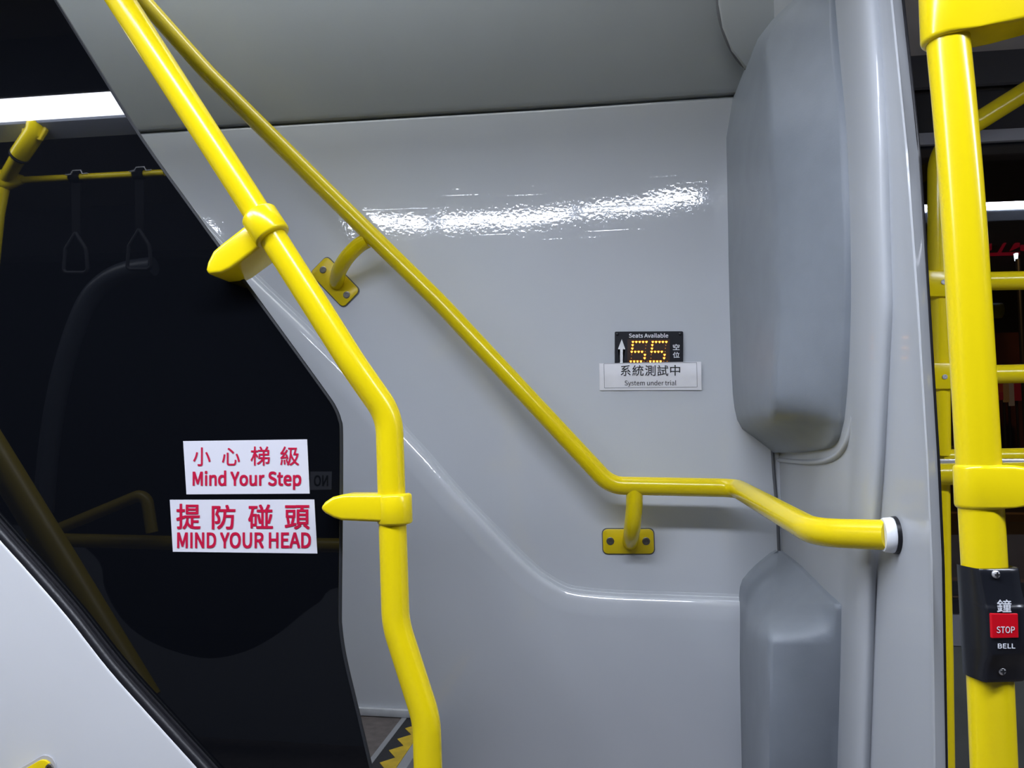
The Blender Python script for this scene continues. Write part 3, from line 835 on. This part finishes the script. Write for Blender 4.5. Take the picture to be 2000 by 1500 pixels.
# ================================================================== RIGHT: BELL POLE
YB = 0.722
bp = [(1841, -90), (1848, 40), (1865, 220), (1880, 400), (1893, 600), (1905, 800), (1918, 1030), (1930, 1250), (1936, 1380), (1941, 1500), (1946, 1600)]
bpath = catmull([PY(a, b, YB) for a, b in bp], 5)
br_ = 39.5 * mpp(PY(1905, 800, YB))
bpole = thing('bell_pole', 'thick upright yellow pole carrying the red stop button', 'grab pole', PY(1946, 1600, YB))
put('tube', tube_mesh(bpath, br_, 40), M['yellow'], bpole, smooth=True)


def joint(py0, py1, cx, rad_px, arm_dz, arm_top, arm_bot, label, wide=1.0):
    """a socket round the pole with an arm leaving to the right: plan outline of a stadium, swept in height"""
    c = PY(cx, (py0 + py1) / 2, YB)
    r = rad_px * mpp(c)
    z1 = PY(cx, py0, YB - r).z; z0 = PY(cx, py1, YB - r).z
    out = []
    for k in range(17):
        a = R(90 + 180 * k / 16)
        out.append(Vector((c.x + r * math.cos(a), c.y + r * math.sin(a), 0)))
    out += [Vector((c.x + 0.02, c.y - r, 0)), Vector((c.x + 0.045, c.y - r * 0.97, 0)), Vector((c.x + 0.11, c.y - r * 0.75, 0)), Vector((c.x + 0.11, c.y + r * 0.75, 0)), Vector((c.x + 0.045, c.y + r * 0.97, 0)), Vector((c.x + 0.02, c.y + r, 0))]
    bm = bmesh.new()
    lo, hi = [], []
    for q in out:
        s = max(0.0, min(1.0, (q.x - c.x - 0.018) / 0.09))
        lo.append(bm.verts.new((q.x, q.y, z0 + s * arm_bot)))
        hi.append(bm.verts.new((q.x, q.y, z1 + s * arm_top)))
    n = len(out)
    for i in range(n):
        j = (i + 1) % n
        bm.faces.new((lo[i], lo[j], hi[j], hi[i]))
    bm.faces.new(hi); bm.faces.new(list(reversed(lo)))
    bmesh.ops.recalc_face_normals(bm, faces=bm.faces); bm.normal_update()
    es = [e for e in bm.edges if len(e.link_faces) == 2 and e.calc_face_angle(0) > R(50)]
    bmesh.ops.bevel(bm, geom=es, offset=0.004, segments=3, profile=0.5, affect='EDGES')
    bmesh.ops.triangulate(bm, faces=[f for f in bm.faces if len(f.verts) > 4])
    o = put('joint_socket', from_bm(bm), M['yellow'], bpole, smooth=True, sharp=45)
    o['label'] = label
    return o
joint(908, 998, 1913, 44.5, 0, -0.012, 0.02, 'yellow socket above the stop button')
joint(-120, 62, 1845, 46, 0, 0.04, 0.018, 'yellow socket at the top of the pole')

# stop bell
bell = thing('stop_bell', 'black bell push with a red STOP button on the yellow pole', 'stop button', PY(1935, 1325, YB))
b_top, b_bot = PY(1919.5, 1103, YB), PY(1932, 1318, YB)
bu = (b_top - b_bot).normalized()
HB = (b_top - b_bot).length
bc = (b_top + b_bot) / 2
tocam = (CAM - bc); tocam -= bu * tocam.dot(bu); tocam.normalize()
side = bu.cross(tocam)          # to the picture's right
if side.dot(RIGHT) < 0: side = -side
AB = R(36)
bn = (tocam * math.cos(AB) + side * math.sin(AB)).normalized()
ba = bu.cross(bn)
if ba.dot(RIGHT) < 0: ba = -ba
k1 = br_
def prow(b, c):      # b along the pole, c how far the face stands off
    hw = 0.0165
    prof = [(-k1 * 0.96, -k1 * 0.55), (-k1 * 1.06, -k1 * 0.4), (-k1 * 1.10, 0.0), (-k1 * 1.08, k1 * 0.35), (-hw - 0.0015, c - 0.004), (-hw, c - 0.0012), (-hw + 0.0015, c - 0.0002), (-hw * 0.4, c + 0.0004), (hw * 0.4, c + 0.0004), (hw - 0.0015, c - 0.0002), (hw, c - 0.0012), (hw + 0.0015, c - 0.004), (k1 * 1.08, k1 * 0.35), (k1 * 1.10, 0.0), (k1 * 1.06, -k1 * 0.4), (k1 * 0.96, -k1 * 0.55)]
    return [bc + bu * b + ba * a + bn * c_ for a, c_ in prof]
rows = []
h = HB / 2
CF = 0.0285
for b, c in [(h, 0.0165), (h, 0.0212), (h - 0.0012, 0.0222), (h - 0.004, 0.0226), (h - 0.014, 0.0236), (h - 0.027, 0.0268), (h - 0.0295, 0.0274), (h - 0.0305, CF - 0.0001), (h - 0.033, CF), (0.0, CF), (-h + 0.026, CF), (-h + 0.0235, CF - 0.0006), (-h + 0.016, 0.0235), (-h + 0.010, 0.0216), (-h + 0.003, 0.0208), (-h + 0.001, 0.0204), (-h, 0.0195), (-h, 0.0160)]:
    rows.append(prow(b, c))
put('housing', grid_mesh(rows), M['black'], bell, smooth=True, sharp=50)
fp = bc + bn * (CF + 0.0007)
q = [PP(a, b, fp + bn * 0.0006, bn) for a, b in [(1936.5, 1198.5), (1988.5, 1198.5), (1990, 1246), (1938.5, 1247)]]
bt = put('push_button', prism_mesh(q, -bn * 0.003, 0.0006), M['button'], bell)
fb = fp + bn * 0.0006
letters([('STOP', (1946.4, 1223.6, 1981.6, 1236.4), 0.003)], lambda a, b: PP(a, b, fb + bn * 0.0002, bn), M['print'], bt)
letters([('鐘', (1947, 1171, 1975, 1195.6), 0.004), ('BELL', (1948.6, 1257, 1982.6, 1266.4), 0.008)], lambda a, b: PP(a, b, fp, bn), M['print'], bell)
for (sx, sy, c) in ((1945.5, 1122, 0.0236), (1957, 1310.5, 0.0214)):
    sp0 = PP(sx, sy, bc + bn * c, bn)
    s = put('screw', lathe_mesh(sp0, bn, [(-0.002, 0.0033), (0.0004, 0.0033), (0.0012, 0.0026), (0.0016, 0.0014), (0.0017, 0.0)], 16), M['steel'], bell, smooth=True)
    for w, hh in ((0.0024, 0.0007), (0.0007, 0.0024)):
        c0 = sp0 + bn * 0.0015
        put('cross_slot', prism_mesh([c0 + ba * w + bu * hh, c0 - ba * w + bu * hh, c0 - ba * w - bu * hh, c0 + ba * w - bu * hh], bn * 0.00035), M['seam'], s)

# ================================================================== RIGHT: YELLOW LUGGAGE FRAME
YF = 1.38
fk = mpp(PY(1840, 600, YF))
lf = thing('luggage_frame', 'yellow tubular luggage rack frame behind the bell pole', 'rack frame', PY(1840, 960, YF))
post = [PY(2100, 118, YF), PY(1870, 262, YF), PY(1833, 330, YF), PY(1834, 560, YF), PY(1845, 890, YF)]
put('post', tube_mesh(fillet([post[0], PY(1832, 286, YF), PY(1832.5, 560, YF), PY(1836, 890, YF)], [0.085, 0.5], 12), 19 * fk, 28), M['yellow'], lf, smooth=True)
for (py, lab) in ((551, 'upper'), (733, 'lower')):
    put('bar', tube_mesh([PY(1836, py, YF), PY(2140, py - 6, YF)], 18 * fk, 24), M['yellow'], lf, smooth=True)
for (x0, x1, y0, y1, rx, ry) in ((1805, 1856, 527, 579, 1843, 551), (1812, 1865, 708, 760, 1845.5, 736)):
    cl = put('tee_clamp', prism_mesh([PY(x0, y0, YF - 0.022), PY(x1, y0, YF - 0.022), PY(x1, y1, YF - 0.022), PY(x0, y1, YF - 0.022)], Vector((0, 0.044, 0)), 0.003, 2), M['yellow'], lf, smooth=True)
    put('rivet', lathe_mesh(PY(rx, ry, YF - 0.0225), Vector((0, -1, 0)), [(0, 0.0042), (0.001, 0.0042), (0.002, 0.003), (0.002, 0.0016), (0.0008, 0.0012)], 14), M['steel'], cl, smooth=True)
put('bar', tube_mesh([PY(1838, 893, YF), PY(2140, 888, YF)], 15 * fk, 20), M['yellow'], lf, smooth=True)
ls = thing('shelf_rail', 'yellow rail with a chrome strip below the luggage frame', 'rail', PY(1850, 948, 1.28))
put('tube', tube_mesh([PY(1760, 927, 1.28), PY(2140, 921, 1.28)], 21.5 * mpp(PY(1850, 927, 1.28)), 24), M['yellow'], ls, smooth=True)
put('chrome_strip', prism_mesh([PY(1800, 897, 1.275), PY(2140, 896, 1.275), PY(2140, 906, 1.275), PY(1800, 907, 1.275)], Vector((0, 0.03, 0)), 0.002), M['steel'], ls, smooth=True)
put('post', tube_mesh([PY(1834, 935, 1.30), PY(1836, 1110, 1.30), PY(1840, 1280, 1.30), PY(1843, 1500, 1.30), PY(1845, 1600, 1.30), Vector((PY(1845, 1600, 1.30).x, 1.30, 0.0))], 19.5 * mpp(PY(1838, 1100, 1.30)), 20), M['yellow'], ls, smooth=True)

# ================================================================== SALOON FITTINGS THAT THE BLACK GLASS MIRRORS
YVR = 1.84
hr = thing('ceiling_rail', 'yellow ceiling grab rail on a bracket, mirrored in the black glass', 'grab rail', V(20, 350, YVR))
k = YVR / 0.9 / 1500
put('rail', tube_mesh([V(30, 352, YVR), V(180, 345, YVR), V(322, 337.5, YVR)], 6.5 * k, 18), M['yellow'], hr, smooth=True)
put('sleeve', tube_mesh([V(72, 236, 1.735), V(70, 256, 1.74), V(39, 302, 1.77)], 17.5 * k, 20), M['yellow'], hr, smooth=True)
put('drop_tube', tube_mesh([V(39, 302, 1.77), V(10, 352, YVR)], 13.5 * k, 20), M['yellow'], hr, smooth=True)
put('stop_ring', lathe_mesh(V(39, 302, 1.77), V(10, 352, YVR) - V(39, 302, 1.77), [(-0.003, 0.02), (-0.003, 18.5 * k), (0.003, 18.5 * k), (0.003, 0.01)], 20), M['rubber'], hr, smooth=True)
put('wall_flange', prism_mesh([V(a, b, 1.735) for a, b in [(42, 243), (89, 237), (89, 254), (77, 274), (58, 268), (41, 258)]], Vector((0, -0.012, 0)), 0.003), M['ylamp'], hr)
put('joint_block', tube_mesh([V(-30, 362, YVR), V(10, 352, YVR), V(44, 351, YVR)], [26 * k, 22 * k, 9 * k], 18, flat=0.8), M['yellow'], hr, smooth=True)
put('down_tube', tube_mesh([V(8, 356, YVR), V(-4, 420, YVR), V(-25, 620, YVR)], 12 * k, 18), M['yellow'], hr, smooth=True)
for (px, py, side_) in ((148, 346.5, 'near the bracket'), (272, 340, 'near the panel edge')):
    hs = thing('hanging_strap', 'black hanging strap on the mirrored ceiling rail, the one ' + side_, 'strap', V(px, py + 190, YVR), 'hanging straps on the ceiling rail')
    put('loop', tube_mesh([V(px - 10, py, YVR), V(px + 10, py - 0.6, YVR)], 10 * k, 16), M['strap'], hs, smooth=True)
    put('webbing', prism_mesh([V(px - 9, py, YVR), V(px + 9, py, YVR), V(px + 8, py + 112, YVR), V(px - 8, py + 112, YVR)], Vector((0, -0.004, 0))), M['strap'], hs)
    tri = [V(px + a, py + b, YVR) for a, b in [(0, 108), (-20, 140), (-24, 186), (24, 186), (20, 140), (0, 108)]]
    put('grip', tube_mesh(fillet(tri, 0.012, 5), 3.6 * k, 10), M['grip'], hs, smooth=True)
    bk = [V(px + a, py + b, YVR - 0.02) for a, b in [(-20, -5), (-10, -6), (-6, -13), (10, -14), (13, -7), (24, -8)]]
    put('buckle', tube_mesh(bk, 1.3 * k, 8), M['steel'], hs, smooth=True)
cp_ = tag(put('curved_pole', tube_mesh(catmull([V(300, 520, 2.0), V(250, 528, 2.0), V(205, 550, 2.0), V(170, 590, 2.0), V(138, 670, 2.0), V(112, 770, 2.0), V(95, 880, 2.0), V(85, 1000, 2.0)], 6), 0.027, 16), M['darkpole'], smooth=True), 'dark grey curved pole mirrored faintly in the black glass', 'grab pole')
tag(put('seat_rail', tube_mesh([V(-40, 835, 1.62), V(125, 1105, 1.62), V(285, 1370, 1.62)], 0.034, 18), M['dimyellow'], smooth=True), 'broad slanting yellow rail mirrored beside the rubber seal', 'grab rail')
tag(put('seat_rail', tube_mesh(fillet([V(60, 1056, 2.2), V(110, 1035, 2.2), V(285, 962, 2.2), V(297, 1040, 2.2)], 0.03), 0.018, 16), M['dimyellow'], smooth=True), 'bent yellow rail mirrored left of the lower sticker', 'grab rail')
tag(put('seat_rail', tube_mesh([V(90, 1054, 2.3), V(400, 1062, 2.3), V(720, 1066, 2.3)], 0.022, 16), M['dimyellow'], smooth=True), 'level yellow rail mirrored behind the lower sticker', 'grab rail')

nc = thing('notice_card', 'small white card lettered NO, mirrored beside the upper sticker', 'notice', V(627, 957, 2.7))
put('card', prism_mesh([V(a, b, 2.7) for a, b in [(606, 921), (648, 921), (647, 956), (605, 957)]], Vector((0, -0.002, 0))), M['card'], nc)
letters([('NO', (641, 928, 613, 950), 0.01)], lambda a, b: V(a, b, 2.698), M['ink'], nc)

# ================================================================== STREET OUTSIDE THE SIDE WINDOW
slab('ground', -12, 40, 1.75, 40, -0.4, -0.35, M['asphalt'], 'dark night street outside', 'street')
tag(put('kerb', box_mesh(-5, 30, 8.0, 8.2, -0.35, -0.22), M['kerb']), 'nearer pale kerb stone across the night street', 'kerb', kind='structure')
tag(put('kerb', box_mesh(-5, 40, 15.0, 15.4, -0.35, -0.22), M['kerb']), 'farther pale kerb stone across the night street', 'kerb', kind='structure')
DH = 22.0
ho = PY(1940, 650, DH)
tag(put('hoarding', box_mesh(ho.x - 8, ho.x + 8, DH, DH + 0.1, -0.35, ho.z), M['hoard']), 'red brown hoarding wall across the night street', 'hoarding')
DS = 20.0
rng = random.Random(4)
for px, w_, m, lab in ((1856, 9, 'warm', 'warm lit market banner seen between the rack post and the bell pole'), (1948, 12, 'stallred', 'red lit market banner nearest the bell pole'), (1963, 9, 'warm', 'amber lit market banner beside the red one'), (1974, 8, 'stallpink', 'pale lit market banner in the middle of the stall row'), (1986, 14, 'stallred', 'broad red market banner near the picture edge')):
    hgt = 742 + rng.uniform(-4, 4)
    p0, p1 = PY(px, hgt, DS), PY(px + w_, 786 + rng.uniform(-8, 10), DS)
    t = thing('market_banner', lab, 'banner', Vector(((p0.x + p1.x) / 2, DS, -0.35)), 'market banners across the street')
    put('pole', tube_mesh([Vector(((p0.x + p1.x) / 2, DS + 0.2, -0.35)), Vector(((p0.x + p1.x) / 2, DS + 0.2, p0.z))], 0.03, 8), M['darkpole'], t)
    put('cloth', box_mesh(p0.x, p1.x, DS, DS + 0.15, p1.z, p0.z), M[m], t)
# red neon strokes high on a facade
DN = 24.0
ns = thing('neon_sign', 'dim red neon sign on a dark facade, right edge above the rack bar', 'neon sign', PY(1955, 520, DN))
for st_ in [[(1925, 478), (1937, 475), (1937, 488), (1925, 490)], [(1950, 494), (1962, 474), (1966, 474), (1955, 494)], [(1974, 490), (1984, 474), (1992, 474), (1992, 482)], [(1996, 478), (2012, 480), (2012, 490), (1996, 488)], [(1928, 494), (1992, 492), (1992, 497), (1928, 499)]]:
    put('stroke', prism_mesh([PY(a, b, DN) for a, b in st_], Vector((0, 0.1, 0))), M['neon'], ns)
fa0, fa1 = PY(1700, 300, DN + 0.3), PY(2200, 860, DN + 0.3)
tag(put('facade', box_mesh(fa0.x, fa1.x, DN + 0.2, DN + 0.6, -0.35, fa0.z), M['facade']), 'dark building facade behind the neon sign', 'building')
sl = thing('street_lamp', 'thin street lamp with a white head outside the side window', 'street lamp', Vector((PY(1988, 500, 18).x, 18, -0.35)))
put('post', tube_mesh([Vector((PY(1988, 500, 18).x, 18, -0.35)), PY(1988, 506, 18)], 0.05, 10), M['darkpole'], sl, smooth=True)
put('lamp_head', prism_mesh([PY(a, b, 18) for a, b in [(1984, 494), (1989, 494), (1988, 507), (1986, 508)]], Vector((0, 0.1, 0))), M['street'], sl)
ld = bpy.data.lights.new('street_light', 'POINT'); ld.energy = 900; ld.color = (1.0, 0.5, 0.16); ld.shadow_soft_size = 0.3
lo = bpy.data.objects.new('street_light', ld); lo.location = (7, 13, 6.5); COL.objects.link(lo)
